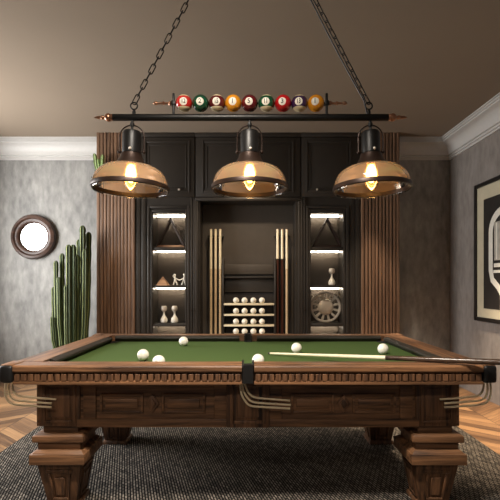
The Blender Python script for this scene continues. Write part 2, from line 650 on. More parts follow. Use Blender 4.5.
for ye, t in ((Y0, 1), (Y1, -1)):
    ya = lambda d: ye + t * d
    u = [(-.032, ya(.006)), (-.026, ya(-.006)), (.026, ya(-.006)), (.032, ya(.006)), (.032, ya(.15)), (.022, ya(.15)), (.022, ya(.05)), (-.022, ya(.05)), (-.022, ya(.15)), (-.032, ya(.15))]
    p = B().prism(u, 'Z', T - .092, T + .002).build('pocket', 'leather', table, smooth=20)
    B().box(-.022, .022, min(ya(.05), ya(.16)), max(ya(.05), ya(.16)), T - .09, FZ + .003).build('pocket_shade_plug', 'pocket_shade', p)  # solid black block, the side pocket's inner shade put into its colour

# body (apron) of the table
BX, BY0, BY1, BZ0, BZ1 = 1.165, 2.372, 3.50, .470, T - .09
body = B().box(-BX, BX, BY0, BY1, BZ0, BZ1)
for yf, s in ((BY0, -1), (BY1, 1)):
    def yb_(d):
        return (min(yf + s * d, yf), max(yf + s * d, yf))
    body.box(-.94, .94, *yb_(.014), BZ0 - .004, BZ0 + .042, .004)
    body.box(-.94, .94, *yb_(.014), BZ1 - .05, BZ1, .004)
    for c in (-.87, -.15, .15, .87):
        body.box(c - .035, c + .035, *yb_(.012), BZ0 + .04, BZ1 - .045, .004)
body = body.build('body', 'wood_x', table)
for yf, s in ((BY0, -1), (BY1, 1)):
    def yb2(d):
        return (min(yf + s * d, yf), max(yf + s * d, yf))
    for c in (-1, 1):
        for a0, a1 in ((.235, .475), (.575, .815)):
            x0, x1 = sorted((c * a0, c * a1))
            k = B().frame_xz(x0, x1, BZ0 + .072, BZ0 + .180, *yb2(.012), .014, .004)
            k.box(x0 + .03, x1 - .03, *yb2(.012), BZ0 + .10, BZ0 + .152, .006)
            k.build('raised_panel', 'wood_x', body)
        cx, cz = c * .525, BZ0 + .126
        dm = B()
        dm.prism([(cx - .038, cz), (cx, cz - .052), (cx + .038, cz), (cx, cz + .052)], 'Y', *yb2(.013), bev=.004)
        dm.prism([(cx - .02, cz), (cx, cz - .028), (cx + .02, cz), (cx, cz + .028)], 'Y', *yb2(.024), bev=.004)
        dm.build('diamond_ornament', 'wood_z', body)
    k = B().box(-.118, .118, *yb2(.022), BZ0 - .004, BZ1, .005)
    k.frame_xz(-.098, .098, BZ0 + .02, BZ1 - .03, *yb2(.034), .02, .005)
    k.box(-.06, .06, *yb2(.030), BZ0 + .055, BZ1 - .065, .006)
    k.build('centre_panel', 'wood_z', body)


def leg(cx, cy):
    b = B()
    w = .112
    b.box(cx - w, cx + w, cy - w, cy + w, .470, BZ1 - .004, .005)
    l = b.build('leg', 'wood_z', table)
    m = B()
    m.box(cx - .095, cx + .095, cy - .095, cy + .095, .430, .472, .003)
    m.frustum(cx, cy, .424, .276, .434, .25, .003)
    m.box(cx - .139, cx + .139, cy - .139, cy + .139, .390, .425, .004)
    m.box(cx - .117, cx + .117, cy - .117, cy + .117, .345, .391, .003)
    m.frustum(cx, cy, .328, .286, .347, .246, .003)
    m.box(cx - .150, cx + .150, cy - .150, cy + .150, .272, .329, .004)
    m.build('collar', 'wood_x', l)
    s = B()
    s.frustum(cx, cy, .036, .158, .274, .242, .003)
    s.frustum(cx, cy, .012, .190, .038, .178, .004)
    s.build('tapered_foot', 'wood_z', l)
    # inset panels on front, back and sides of block and foot
    for k in range(4):
        mt = Matrix.Translation((cx, cy, 0)) @ Matrix.Rotation(k * PI / 2, 4, 'Z')
        q = B()
        q.frame_xz(-.092, .092, .49, BZ1 - .03, -w - .010, -w + .002, .018, .004)
        q.box(-.06, .06, -w - .007, -w + .002, .522, BZ1 - .062, .004)
        bmesh.ops.transform(q.bm, matrix=mt, verts=q.bm.verts)
        q.build('block_panel', 'wood_z', l)
        q = B()

        def pt(u, z, d):
            hw = .079 + (z - .036) / .238 * .042
            return Vector((u * hw, -hw - d, z))
        for (u0, u1, z0, z1) in ((-.64, .64, .214, .236), (-.56, -.42, .066, .214), (.42, .56, .066, .214), (-.56, .56, .052, .070), (-.28, .28, .084, .19)):
            sb = bmesh.new()
            vs = [sb.verts.new(pt(u, z, d)) for d in (-.002, .009) for (u, z) in ((u0, z0), (u1, z0), (u1, z1), (u0, z1))]
            for idx in ((0, 1, 2, 3), (7, 6, 5, 4), (0, 4, 5, 1), (1, 5, 6, 2), (2, 6, 7, 3), (3, 7, 4, 0)):
                sb.faces.new([vs[i] for i in idx])
            bmesh.ops.bevel(sb, geom=list(sb.edges), offset=.003, segments=1, affect='EDGES')
            q.add(sb)
        bmesh.ops.transform(q.bm, matrix=mt, verts=q.bm.verts)
        q.build('foot_panel', 'wood_z', l)


for cx in (-1.035, 1.035):
    for cy in (2.472, 3.42):
        leg(cx, cy)


def rods(px_pts, sx, name='ball_return_rod'):
    for pts in px_pts:
        P = [Vector((sx * x, y, z)) for x, y, z in pts]
        # smooth by Catmull-Rom
        out = []
        for i in range(len(P) - 1):
            p0, p1, p2, p3 = P[max(i - 1, 0)], P[i], P[i + 1], P[min(i + 2, len(P) - 1)]
            for k in range(6):
                t = k / 6
                out.append(.5 * ((2 * p1) + (p2 - p0) * t + (2 * p0 - 5 * p1 + 4 * p2 - p3) * t * t + (3 * p1 - p0 - 3 * p2 + p3) * t ** 3))
        out.append(P[-1])
        B().tube(out, .0056, 8).build(name, 'rod', table)


zz = lambda y, d: CZ - (y - VY) * d / F
xx = lambda x, d: (x - VX) * d / F
D1 = 2.30
rods([[(xx(x, D1), D1 + dd, zz(y, D1)) for x, y in p] for p, dd in (
    (((240, 381), (241.3, 393), (245.5, 401.5), (251, 405.8), (263, 407), (290, 408.5)), 0),
    (((241.8, 381), (243.4, 391), (247.5, 398.5), (253, 402.5), (265, 404), (291, 405.5)), .012),
    (((244, 381), (246, 389), (250, 395.5), (256, 398.8), (268, 400), (290.5, 401.8)), .024))], 1)
for sx in (-1, 1):
    rods([[(sx * xx(x, D1) if sx < 0 else -xx(x, D1), D1 + dd, zz(y, D1)) for x, y in p] for p, dd in (
        (((6, 381), (5.2, 392), (7.5, 400), (13, 404), (25, 405.5), (51.5, 407.2)), 0),
        (((8, 381), (7.2, 390), (9.5, 397.5), (15, 401), (26, 402.2), (50.5, 404)), .012),
        (((10.5, 381), (10, 388), (12.5, 394.5), (18, 397.3), (29, 398.7), (54, 400.5)), .024))], 1 if sx > 0 else -1)

# balls on the table
BR = .036
for px, py, lab in ((183.6, 341.3, 'white ball farthest back on the left half of the green felt'),
                    (143.2, 355.0, 'leftmost white ball, lying whole on the green felt'),
                    (158.8, 361.6, 'white ball half hidden by the near rail beside the leftmost ball'),
                    (258.2, 360.3, 'white ball just behind the near side pocket'),
                    (296.6, 348.0, 'white ball behind the cream shaft of the lying cue'),
                    (383.0, 348.8, 'rightmost white ball on the felt, behind the dark end of the cue')):
    h = CZ - FZ - BR
    d = h * F / (py - VY)
    c = Vector((xx(px, d), d, FZ + BR))
    b = B().sphere(c, BR, u=32, v=20).build('billiard_ball', 'ivory', origin=c)
    tag(b, lab, 'ball', 'white balls on the table')

# cue lying across the table
cue_a = Vector((xx(268, 2.855), 2.855, FZ + .011))
cue_b = Vector((xx(460, 2.226), 2.226, T + .0235))
dv = (cue_b - cue_a).normalized()
L = 1.62
cue = thing('pool_cue', 'pool cue lying across the felt and over the near rail, cream shaft and dark butt', 'cue', cue_a)
sp = ((xx(383, 2.48)) - cue_a.x) / dv.x
B().lathe(cue_a, [(.0056, .016), (.0062, .02), (.0125, sp)], 20, axis=dv).build('shaft', 'cream', cue)
B().lathe(cue_a, [(.0128, sp), (.0132, sp + .012), (.0145, sp + .4), (.0155, L - .02), (.013, L)], 20, axis=dv).build('butt', 'darkbutt', cue)
B().lathe(cue_a, [(.0045, 0), (.0056, .004), (.0058, .016)], 16, axis=dv).build('tip', 'leather', cue)

# ------------------------------------------------------------------ wall cabinets
CY, CB = 5.20, 5.515
ZT = CEIL


def slat_panel(x0, x1, label, g=.006):
    t = thing('slatted_wall_panel', label, 'wall panel', ((x0 + x1) / 2, CY, 0), 'slatted walnut panels')
    B().box(x0, x1, CY + .02, CB, 0, ZT).build('backing', 'slat_back', t)
    n = 11
    p = (x1 - x0) / n
    s = B()
    for i in range(n):
        a = x0 + i * p
        s.box(a + (.0 if i == 0 else g), a + p - (.0 if i == n - 1 else g), CY - .018, CY + .022, 0, ZT, .004)
    s.build('slats', 'slat', t)
    return t


slat_panel(-1.826, -1.368, 'floor to ceiling slatted walnut panel beside the tall cactus', .0035)
slat_panel(1.368, 1.828, 'floor to ceiling slatted walnut panel beside the dark wall corner on the right')


def display_cabinet(s, label):
    t = thing('display_cabinet', label, 'cabinet', (s * .955, CY, 0), 'dark display cabinets')
    xa, xb = .640, 1.366
    nx0, nx1 = .762, 1.150                       # niche opening
    lo, hi = .10, 2.115
    X = lambda a, b: tuple(sorted((s * a, s * b)))
    c = B()
    c.box(*X(xa, xb), 5.50, CB, 0, ZT)                           # back
    c.box(*X(xa, nx0), CY + .012, 5.50, 0, ZT)
    c.box(*X(nx1, xb), CY + .012, 5.50, 0, ZT)
    c.box(*X(nx0, nx1), CY + .012, 5.50, hi, ZT)
    c.box(*X(nx0, nx1), CY + .012, 5.50, 0, lo)
    c = c.build('carcass', 'cab', t)
    B().box(*X(nx0 + .001, nx1 - .001), 5.485, 5.4995, lo, hi).build('niche_back', 'cab_in', c)
    f = B()
    f.frame_xz(*X(.705, 1.215), .06, 2.20, CY - .012, CY + .014, .028, .005)
    f.frame_xz(*X(.738, 1.178), .085, 2.150, CY - .004, CY + .014, .022, .004)
    f.build('niche_frame', 'cab', t)
    f = B()
    f.box(*X(.640, .664), CY - .006, CY + .014, 0, 2.30, .004)
    f.box(*X(.672, .694), CY - .010, CY + .014, 0, 2.30, .004)
    for k in range(2):
        f.box(*X(1.236 + k * .066, 1.288 + k * .066), CY + .002, CY + .014, 0, 2.30, .004)
    f.build('pilaster', 'cab', t)
    # upper door
    d = B().box(*X(.648, 1.358), CY - .006, CY + .014, 2.31, ZT - .055, .004)
    d.frame_xz(*X(.70, 1.25), 2.365, 2.985, CY - .016, CY - .004, .024, .005)
    d.frame_xz(*X(.745, 1.205), 2.41, 2.94, CY - .012, CY - .004, .012, .004)
    d = d.build('upper_door', 'cab', t)
    k = B().lathe((s * .83, CY - .004, 2.393), [(.006, 0), (.006, .016), (.013, .022), (.013, .030), (.0, .034)], 16, axis=Vector((0, -1, 0)))
    tag(k.build('knob', 'steel', d), 'small polished metal knob')
    B().box(*X(.640, 1.366), CY - .02, CY + .014, ZT - .05, ZT, .006).build('cornice', 'cab', t)
    for kx in (.622 + .06, 1.30):
        B().lathe((s * kx, CY - .004, .94), [(.005, 0), (.005, .014), (.012, .02), (.012, .028), (.0, .031)], 14, axis=Vector((0, -1, 0))).build('knob', 'bronze', t)
    # shelves with a light strip under each
    for za, zb in ((1.667, 1.703), (1.208, 1.238), (.740, .776)):
        B().box(*X(nx0, nx1), CY + .016, 5.485, za, zb, .003).build('shelf', 'cab', t)
    for z in (2.115, 1.667, 1.208, .740):
        B().box(*X(nx0 + .006, nx1 - .006), 5.405, 5.43, z - .012, z - .0005).build('light_strip', 'led', t)
    return t


display_cabinet(-1, 'dark display cabinet with four lit niches beside the left slatted panel')
display_cabinet(1, 'dark display cabinet with lit niches, the lowest visible one holding a round metal wheel')

# central cabinet with the recess for cues
t = thing('cue_cabinet', 'dark central cabinet with recessed alcove holding cues and ball shelves', 'cabinet', (0, CY, 0))
HX = .580
c = B()
c.box(-.638, .638, 5.50, CB, 0, ZT)
c.box(-.638, -HX, CY + .012, 5.50, 0, ZT).box(HX, .638, CY + .012, 5.50, 0, ZT)
c.box(-HX, HX, CY + .012, 5.50, 2.26, ZT)
c.box(-HX, HX, CY + .012, 5.50, 0, .45)
c = c.build('carcass', 'cab', t)
B().box(-HX + .001, HX - .001, 5.488, 5.4995, .45, 2.26).build('alcove_back', 'cab_in', c)
B().box(-.638, .638, CY - .012, CY + .014, 2.262, 2.30, .005).build('alcove_lintel', 'cab', t)
d = B().box(-.630, .630, CY - .006, CY + .014, 2.31, ZT - .055, .004)
d.frame_xz(-.555, .555, 2.365, 2.985, CY - .016, CY - .004, .024, .005)
d.frame_xz(-.505, .505, 2.41, 2.94, CY - .012, CY - .004, .012, .004)
d.build('upper_door', 'cab', t)
B().box(-.638, .638, CY - .02, CY + .014, ZT - .05, ZT, .006).build('cornice', 'cab', t)
for a, b in ((-.632, -.004), (.004, .632)):
    d = B().box(a, b, CY - .006, CY + .014, .09, .44, .004).frame_xz(a + .05, b - .05, .13, .40, CY - .014, CY - .004, .02, .004).build('lower_door', 'cab', t)
    B().lathe(((-.05 if a < 0 else .05), CY - .006, .265), [(.006, 0), (.006, .016), (.013, .022), (.013, .030), (.0, .034)], 16, axis=Vector((0, -1, 0))).build('knob', 'bronze', d)
for s in (-1, 1):
    B().box(s * .635 - .006 if s < 0 else s * .612 - .006, s * .612 + .006 if s < 0 else s * .635 + .006, CY - .006, CY + .014, 0, 2.26, .004).build('pilaster', 'cab', t)

# ball rack standing in the alcove
RX0, RX1, RYF = -.298, .324, 5.30
cz_ = lambda y: CZ + (VY - y) * RYF / F
rk = thing('ball_rack', 'dark rack with four pale shelf edges standing in the cabinet alcove', 'rack', (.013, 5.39, .45))
B().box(RX0 - .022, RX0, RYF, 5.485, .45, cz_(258), .003).build('side_panel', 'cab', rk)
B().box(RX1, RX1 + .022, RYF, 5.485, .45, cz_(258), .003).build('side_panel', 'cab', rk)
B().box(RX0, RX1, 5.43, 5.45, cz_(274), cz_(264), .003).build('header_board', 'cab_in', rk)
B().box(RX0, RX1, RYF + .02, 5.45, cz_(278), cz_(276.6), .003).build('shelf', 'cab', rk)
B().box(RX0, RX1, 5.43, 5.45, cz_(292), cz_(278), .003).build('header_board', 'cab_in', rk)
SB = []
for y in (303.5, 314.2, 324.8, 334.6):
    z = cz_(y)
    B().box(RX0, RX1, RYF, 5.484, z - .022, z, .003).build('shelf', 'cream', rk)
    SB.append(z)
B().box(RX0, RX1, 5.455, 5.484, .45, cz_(293), 0).build('rack_back', 'slat_back', rk)
sh_w = ('top', 'second', 'third', 'lowest')
po_w = ('leftmost', 'second from left', 'second from right', 'rightmost')
for i, z in enumerate(SB):
    for j, px in enumerate((236.0, 244.6, 253.4, 262.0)):
        c = Vector((xx(px, 5.335), 5.335, z + .0375))
        tag(B().sphere(c, .0375, u=24, v=14).build('billiard_ball', 'ivory', origin=c),
            'white ball on the %s pale shelf of the ball rack, %s of four' % (sh_w[i], po_w[j]), 'ball', 'white balls in the wall rack')

# cues standing in the alcove
YC = 5.36
ctop, cbot = CZ + (VY - 229) * YC / F, .45
for px, lab, lower in ((211.0, 'standing cue farthest left in the alcove', 'tan'), (215.6, 'middle cue of the three standing left of the ball rack', 'tan'),
                       (220.2, 'standing cue closest to the left side of the ball rack', 'tan'),
                       (277.6, 'standing cue with dark red lower half, closest to the rack on its right side', 'redwood'),
                       (282.2, 'middle cue of the three standing right of the ball rack, reddish lower half', 'redwood'),
                       (286.8, 'standing cue farthest right in the alcove, pale lower half', 'tan')):
    x = xx(px, YC)
    q = thing('pool_cue', lab, 'cue', (x, YC, cbot), 'cues standing in the alcove')
    zj = cz_(269) if lower == 'tan' else cz_(259)
    B().lathe((x, YC, 0), [(.0155, cbot), (.0165, cbot + .02), (.0155, zj - .01)], 18).build('butt', lower, q)
    B().lathe((x, YC, 0), [(.0165, zj - .01), (.0165, zj + .004)], 18).build('joint_ring', 'bronze' if lower == 'redwood' else 'tan', q)
    B().lathe((x, YC, 0), [(.0165, zj + .004), (.0150, ctop - .03), (.0150, ctop - .006)], 18).build('shaft', 'cream', q)
    B().lathe((x, YC, 0), [(.0140, ctop - .006), (.011, ctop), (0, ctop + .002)], 14).build('tip', 'palewood', q)
# clip rails that hold the cues upright
for a, b in ((207.5, 223.2), (274.8, 290.5)):
    B().box(xx(a, YC), xx(b, YC), YC + .018, 5.487, cz_(236), cz_(234), .003).build('cue_clip', 'cab', t)


# niche ornaments
def triangle(px, lab, mats, z=1.703):
    xc = xx(px, 5.33)
    hw, hh, b = .192, .385, .034
    o = thing('ball_triangle', lab, 'triangle rack', (xc, 5.34, z), 'triangle racks in the niches')
    P = [Vector((xc - hw, 0, z)), Vector((xc + hw, 0, z)), Vector((xc, 0, z + hh))]
    cen = (P[0] + P[1] + P[2]) / 3
    cen.z = z + hh * .36
    Q = [cen + (p - cen) * .76 for p in P]
    for i, nm in ((0, 'base_bar'), (1, 'side_bar'), (2, 'side_bar')):
        j = (i + 1) % 3
        B().prism([(P[i].x, P[i].z), (P[j].x, P[j].z), (Q[j].x, Q[j].z), (Q[i].x, Q[i].z)], 'Y', 5.30, 5.375, bev=.005).build(nm, mats[0] if i == 0 else mats[1], o)


triangle(171.0, 'wooden ball triangle standing in the top niche of the left cabinet', ('palewood', 'rackwood'))
triangle(327.0, 'dark wooden ball triangle standing in the top niche of the right cabinet', ('rackdark', 'rackdark'))
Z2, Z3 = 1.238, .776
yq = 5.30
xc = xx(163.0, yq)
s = bmesh.new()
bv = [s.verts.new((xc + a * .078, yq + b * .078, Z2)) for a, b in ((-1, -1), (1, -1), (1, 1), (-1, 1))]
ap = s.verts.new((xc, yq, Z2 + .115))
s.faces.new(bv)
for i in range(4):
    s.faces.new((bv[i], bv[(i + 1) % 4], ap))
bmesh.ops.bevel(s, geom=list(s.edges), offset=.004, segments=2, affect='EDGES')
py = B().add(s).build('wooden_pyramid', 'palewood', origin=(xc, yq, Z2), smooth=20)
tag(py, 'small wooden pyramid in the second niche of the left cabinet', 'ornament')
xc = xx(179.6, yq)
fg = thing('figurine', 'pale figurine of two linked figures beside the wooden pyramid', 'ornament', (xc, yq, Z2))
for s_ in (-1, 1):
    b = B()
    xo = xc + s_ * .055
    b.tube([(xo + s_ * .022, yq, Z2 + .006), (xo + s_ * .008, yq, Z2 + .05), (xo, yq, Z2 + .085), (xo + s_ * .004, yq, Z2 + .115)], [.010, .009, .012, .008], 12)
    b.tube([(xo - s_ * .030, yq, Z2 + .006), (xo - s_ * .012, yq, Z2 + .045), (xo, yq, Z2 + .085)], [.010, .009, .010], 12)
    b.tube([(xo, yq, Z2 + .092), (xo - s_ * .03, yq, Z2 + .075), (xo - s_ * .062, yq, Z2 + .062)], [.008, .007, .007], 12)
    b.tube([(xo, yq, Z2 + .098), (xo + s_ * .016, yq, Z2 + .100), (xo + s_ * .03, yq, Z2 + .122)], [.008, .006, .005], 12)
    b.sphere((xo + s_ * .005, yq, Z2 + .128), .016, u=16, v=10)
    b.build('figure', 'white', fg)


def ornament(px, z, lab):
    xo = xx(px, yq)
    o = thing('pear_ornament', lab, 'ornament', (xo, yq, z), 'pear shaped ornaments')
    B().lathe((xo, yq, z), [(.025, 0), (.038, .008), (.045, .028), (.040, .055), (.022, .082), (.012, .10), (.010, .125), (.014, .14)], 28).build('base', 'white', o)
    B().lathe((xo, yq, z), [(.014, .14), (.030, .152), (.037, .172), (.036, .195), (.028, .21), (.024, .206), (.018, .19), (0, .18)], 28).build('cup', 'steel', o)


ornament(164.0, Z3, 'left of the two pear shaped ornaments in the third niche of the left cabinet')
ornament(174.6, Z3, 'right of the two pear shaped ornaments in the third niche of the left cabinet')
ornament(331.8, Z2, 'pear shaped ornament alone in the second niche of the right cabinet')
# spoked metal wheel
xc, zc, R_ = xx(325.6, 5.33), Z3 + .193, .192
wh = thing('metal_wheel', 'round spoked metal wheel with domed hub in the third niche of the right cabinet', 'wheel', (xc, 5.33, Z3))
AY = Vector((0, -1, 0))
B().lathe((xc, 5.33, zc), [(.165, -.012), (.190, -.012), (.192, .006), (.185, .014), (.168, .014), (.163, .006), (.165, -.012)], 56, axis=AY, cap=False).build('rim', 'steel', wh)
b = B()
for k in range(12):
    a = 2 * PI * (k + .5) / 12
    m = Matrix.Translation((xc, 5.33, zc)) @ Matrix.Rotation(a, 4, 'Y')
    s = bmesh.new()
    vs = [s.verts.new(v) for v in ((-.011, -.007, .085), (.011, -.007, .085), (.015, -.007, .17), (-.015, -.007, .17), (-.011, .007, .085), (.011, .007, .085), (.015, .007, .17), (-.015, .007, .17))]
    for idx in ((0, 1, 2, 3), (7, 6, 5, 4), (0, 4, 5, 1), (1, 5, 6, 2), (2, 6, 7, 3), (3, 7, 4, 0)):
        s.faces.new([vs[i] for i in idx])
    b.add(s, 0, m)
b.build('spokes', 'steel', wh)
B().lathe((xc, 5.33, zc), [(.09, -.012), (.098, .0), (.094, .012), (.075, .022), (.04, .028), (0, .03)], 40, axis=AY).build('hub', 'steel', wh)

# ------------------------------------------------------------------ round mirror
mc = at(33.3, 236.6, 5.46)
mc.y = WALL_Y
mc.x -= .012
mr = thing('round_mirror', 'small round mirror in a thick dark wooden frame on the grey wall', 'mirror', mc)
R0 = .286
B().lathe(mc, [(R0 - .025, .002), (R0, .004), (R0, .045), (R0 - .012, .062), (R0 - .04, .070), (R0 - .055, .060), (R0 - .06, .052), (R0 - .085, .050), (R0 - .105, .036), (R0 - .112, .02), (R0 - .112, .002), (R0 - .025, .002)], 64, axis=AY, cap=False).build('frame', 'mwood', mr)
B().lathe(mc, [(R0 - .112, .003), (R0 - .112, .014)], 64, axis=AY).build('mirror_glass', 'mirror', mr)


# ------------------------------------------------------------------ cacti
def stem(b, pts, r, ribs=6, tip=True):
    s = bmesh.new()
    P = [Vector(p) for p in pts]
    # resample
    out = []
    for i in range(len(P) - 1):
        p0, p1, p2, p3 = P[max(i - 1, 0)], P[i], P[i + 1], P[min(i + 2, len(P) - 1)]
        for k in range(8):
            t = k / 8
            out.append(.5 * ((2 * p1) + (p2 - p0) * t + (2 * p0 - 5 * p1 + 4 * p2 - p3) * t * t + (3 * p1 - p0 - 3 * p2 + p3) * t ** 3))
    top = P[-1]
    dirv = (P[-1] - P[-2]).normalized()
    n = len(out)
    rad = [r * (0.93 + .07 * math.sin(i * 1.3 + r * 900)) for i in range(n)]
    for a in (0, .35, .62, .82, .94, 1.0):
        out.append(top + dirv * r * 1.9 * a)
        rad.append(r * math.sqrt(max(0.0, 1 - a ** 2)) + .0008)
    seg = ribs * 5
    rings = []
    ph = random.random()
    prof = (1.08, 1.08, .82, .68, .82)
    for p, q in zip(out, rad):
        rings.append([s.verts.new(p + Vector((math.cos(2 * PI * (k + ph) / seg), math.sin(2 * PI * (k + ph) / seg), 0)) * q * prof[k % 5]) for k in range(seg)])
    for A, C in zip(rings, rings[1:]):
        for k in range(seg):
            f = s.faces.new((A[k], A[(k + 1) % seg], C[(k + 1) % seg], C[k]))
            if k % 5 == 0:
                f.material_index = 1
    s.faces.new(rings[-1])
    s.faces.new(list(reversed(rings[0])))
    b.add(s)


cd = 4.95
pc = Vector((xx(72, cd), cd, 0))
ct = thing('tall_cactus', 'tall cactus with many ribbed green columns standing between the mirror and slatted panel', 'cactus', pc)
B().lathe(pc, [(.15, 0), (.17, .02), (.215, .40), (.225, .41), (.225, .44), (.205, .445), (.20, .41)], 40).build('pot', 'pot', ct)
B().lathe(pc, [(.20, .405), (.203, .41), (0, .42)], 32).build('soil', 'soil', ct)
# (top px, top py, radius px, base px, depth offset)
for tx, ty, rp, bx, dy in ((55.9, 261, 2.3, 60, -.06), (62.0, 254, 2.5, 65, .0), (68.6, 246, 2.9, 69, -.09), (73.2, 246, 2.9, 73.5, .03),
                           (53.6, 287, 2.2, 58, .08), (52.3, 316, 2.0, 59, -.1), (58.8, 277, 2.1, 63, -.13), (66.0, 285, 2.0, 67, -.16),
                           (77.5, 256, 2.6, 77, -.03), (82.6, 227, 3.0, 81, .06), (78.8, 240, 2.4, 78, .13), (88.6, 233, 2.7, 84, .12), (85.0, 250, 2.8, 82.5, -.04)):
    d = cd + dy
    top = at(tx, ty + 4, d)
    b0 = Vector((xx(bx, d), d, .41))
    pts = [b0, b0 * .6 + top * .4 + Vector(((tx - bx) * .004, 0, 0)), b0 * .22 + top * .78 + Vector(((tx - bx) * .002, 0, 0)), top]
    b = B()
    stem(b, pts, rp * d / F)
    b.build('stem', ['cactus', 'ridge'], ct, smooth=30)

# little cactus on a wall bracket
sd = 5.10
bz = CZ + (VY - 178) * sd / F
sc = Vector((xx(99, sd), sd, bz))
br = thing('wall_bracket', 'small dark bracket shelf fixed to the left slatted panel', 'shelf', (sc.x, CY - .018, bz - .015))
B().box(sc.x - .068, sc.x + .07, sd - .07, CY - .018, bz - .014, bz, .003).build('shelf_board', 'slat_back', br)
B().prism([(CY - .018, bz - .10), (CY - .018, bz - .014), (sd - .04, bz - .014)], 'X', sc.x + .02, sc.x + .036).build('support', 'black', br)
lc = thing('small_cactus', 'small light green potted cactus on the bracket at the left slatted panel', 'cactus', sc)
B().lathe(sc, [(.032, 0), (.046, .075), (.05, .08), (.05, .09), (.042, .09)], 24).build('pot', 'pot', lc)
B().lathe(sc, [(.044, .082), (.0, .086)], 20).build('soil', 'soil', lc)
for tx, ty, rp, dx in ((94.8, 154, 1.9, -.02), (98.2, 159, 1.7, 0.0), (102.4, 155.5, 2.1, .02)):
    top = at(tx, ty + 3, sd)
    b0 = Vector((sc.x + dx, sd, bz + .082))
    b = B()
    stem(b, [b0, b0 * .5 + top * .5 + Vector((dx * .3, 0, 0)), top], rp * sd / F, 5)
    b.build('stem', ['lightgreen', 'cactus'], lc, smooth=30)

# ------------------------------------------------------------------ picture on the right wall
PY0, PY1, PZ0, PZ1 = 3.70, 4.875, .845, 2.365
pic = thing('framed_picture', 'black framed picture of a vintage microphone on the right wall', 'picture', (RX, (PY0 + PY1) / 2, PZ0))
fw = .045
b = B()
b.box(RX - .032, RX - .002, PY0, PY0 + fw, PZ0, PZ1, .004).box(RX - .032, RX - .002, PY1 - fw, PY1, PZ0, PZ1, .004)
b.box(RX - .032, RX - .002, PY0 + fw, PY1 - fw, PZ0, PZ0 + fw, .004).box(RX - .032, RX - .002, PY0 + fw, PY1 - fw, PZ1 - fw, PZ1, .004)
b.build('frame', 'frame', pic)
mat_ = B().box(RX - .014, RX - .003, PY0 + fw - .002, PY1 - fw + .002, PZ0 + fw - .002, PZ1 - fw + .002).build('mount', 'mat', pic)
A0, A1, AZ0, AZ1 = PY0 + .178, PY1 - .178, PZ0 + .145, PZ1 - .19
art = B().box(RX - .0165, RX - .0142, A0, A1, AZ0, AZ1).build('print', 'artblack', pic)
ym = (A0 + A1) / 2
a = B()
xf0, xf1 = RX - .0185, RX - .0165


def band(path, w, mi):
    s = bmesh.new()
    n = len(path)
    rows = []
    for i, (y, z) in enumerate(path):
        y0_, z0_ = path[max(i - 1, 0)]
        y1_, z1_ = path[min(i + 1, n - 1)]
        ty, tz = y1_ - y0_, z1_ - z0_
        l = math.hypot(ty, tz) or 1
        ww = w[i] if isinstance(w, (list, tuple)) else w
        ny, nz = -tz / l * ww / 2, ty / l * ww / 2
        rows.append([s.verts.new((x, y + k * ny, z + k * nz)) for x in (xf0, xf1) for k in (1, -1)])
    for p, q in zip(rows, rows[1:]):
        for i, j in ((0, 1), (1, 3), (3, 2), (2, 0)):
            s.faces.new((p[i], p[j], q[j], q[i]))
    s.faces.new([rows[0][i] for i in (0, 1, 3, 2)])
    s.faces.new([rows[-1][i] for i in (0, 1, 3, 2)])
    a.add(s, mi)


yk = [(ym + .27 * math.cos(t_), 1.80 + .22 * math.sin(t_)) for t_ in [PI * i / 20 for i in range(21)]]
band([(ym + .27, 1.48)] + yk + [(ym - .27, 1.48)], .075, 0)
for z0_, z1_, hw, mi in ((1.50, 1.90, .205, 1), (1.43, 1.47, .21, 0), (1.37, 1.40, .22, 0)):
    a.prism([(ym - hw, z0_), (ym + hw, z0_), (ym + hw, z1_), (ym - hw, z1_)], 'X', xf0 - .0004, xf1, mi)
for k in range(5):
    yv = ym - .16 + .08 * k
    a.prism([(yv - .012, 1.51), (yv + .012, 1.51), (yv + .012, 1.89), (yv - .012, 1.89)], 'X', xf0 - .001, xf0, 0)
band([(ym + .27, 1.48), (ym + .27, 1.40), (ym + .24, 1.30), (ym + .13, 1.22), (ym + .07, 1.14), (ym + .07, 1.0)], [.075, .075, .07, .065, .055, .055], 0)
band([(ym - .27, 1.48), (ym - .27, 1.40), (ym - .24, 1.30), (ym - .13, 1.22), (ym - .07, 1.14), (ym - .07, 1.0)], [.075, .075, .07, .065, .055, .055], 0)
a.prism([(ym - .05, 1.0), (ym + .05, 1.0), (ym + .05, 1.2), (ym - .05, 1.2)], 'X', xf0 + .0006, xf1, 1)
a.build('microphone_image', ['artwhite', 'artgrey'], art, smooth=0)

# ------------------------------------------------------------------ pendant light
LD = 2.60
lz = lambda y: CZ + (VY - y) * LD / F
lx = lambda x: (x - VX) * LD / F
ps = LD / F                                   # metres per pixel at the lamp
barz = lz(117.5)
pend = thing('pendant_light', 'black bar pendant light with billiard balls and three amber glass shades hanging on chains', 'pendant light', (lx(250.5), LD, CEIL))
AX = Vector((1, 0, 0))
bar = B().lathe((0, LD, barz), [(.0195, lx(113)), (.0205, lx(113) + .004), (.0205, lx(388) - .004), (.0195, lx(388))], 28, axis=AX).build('crossbar', 'black', pend)


def finial(x, z, s, k=1.0):
    b = B()
    pr = [(.0, 0), (.018, 0), (.022, .006), (.020, .014), (.026, .022), (.026, .034), (.018, .044), (.010, .052), (.012, .060), (.014, .066), (.008, .078), (.011, .086), (.006, .10), (.004, .112), (0, .114)]
    b.lathe((x, LD, z), [(r * k, h) for r, h in pr], 20, axis=Vector((s, 0, 0)))
    return b


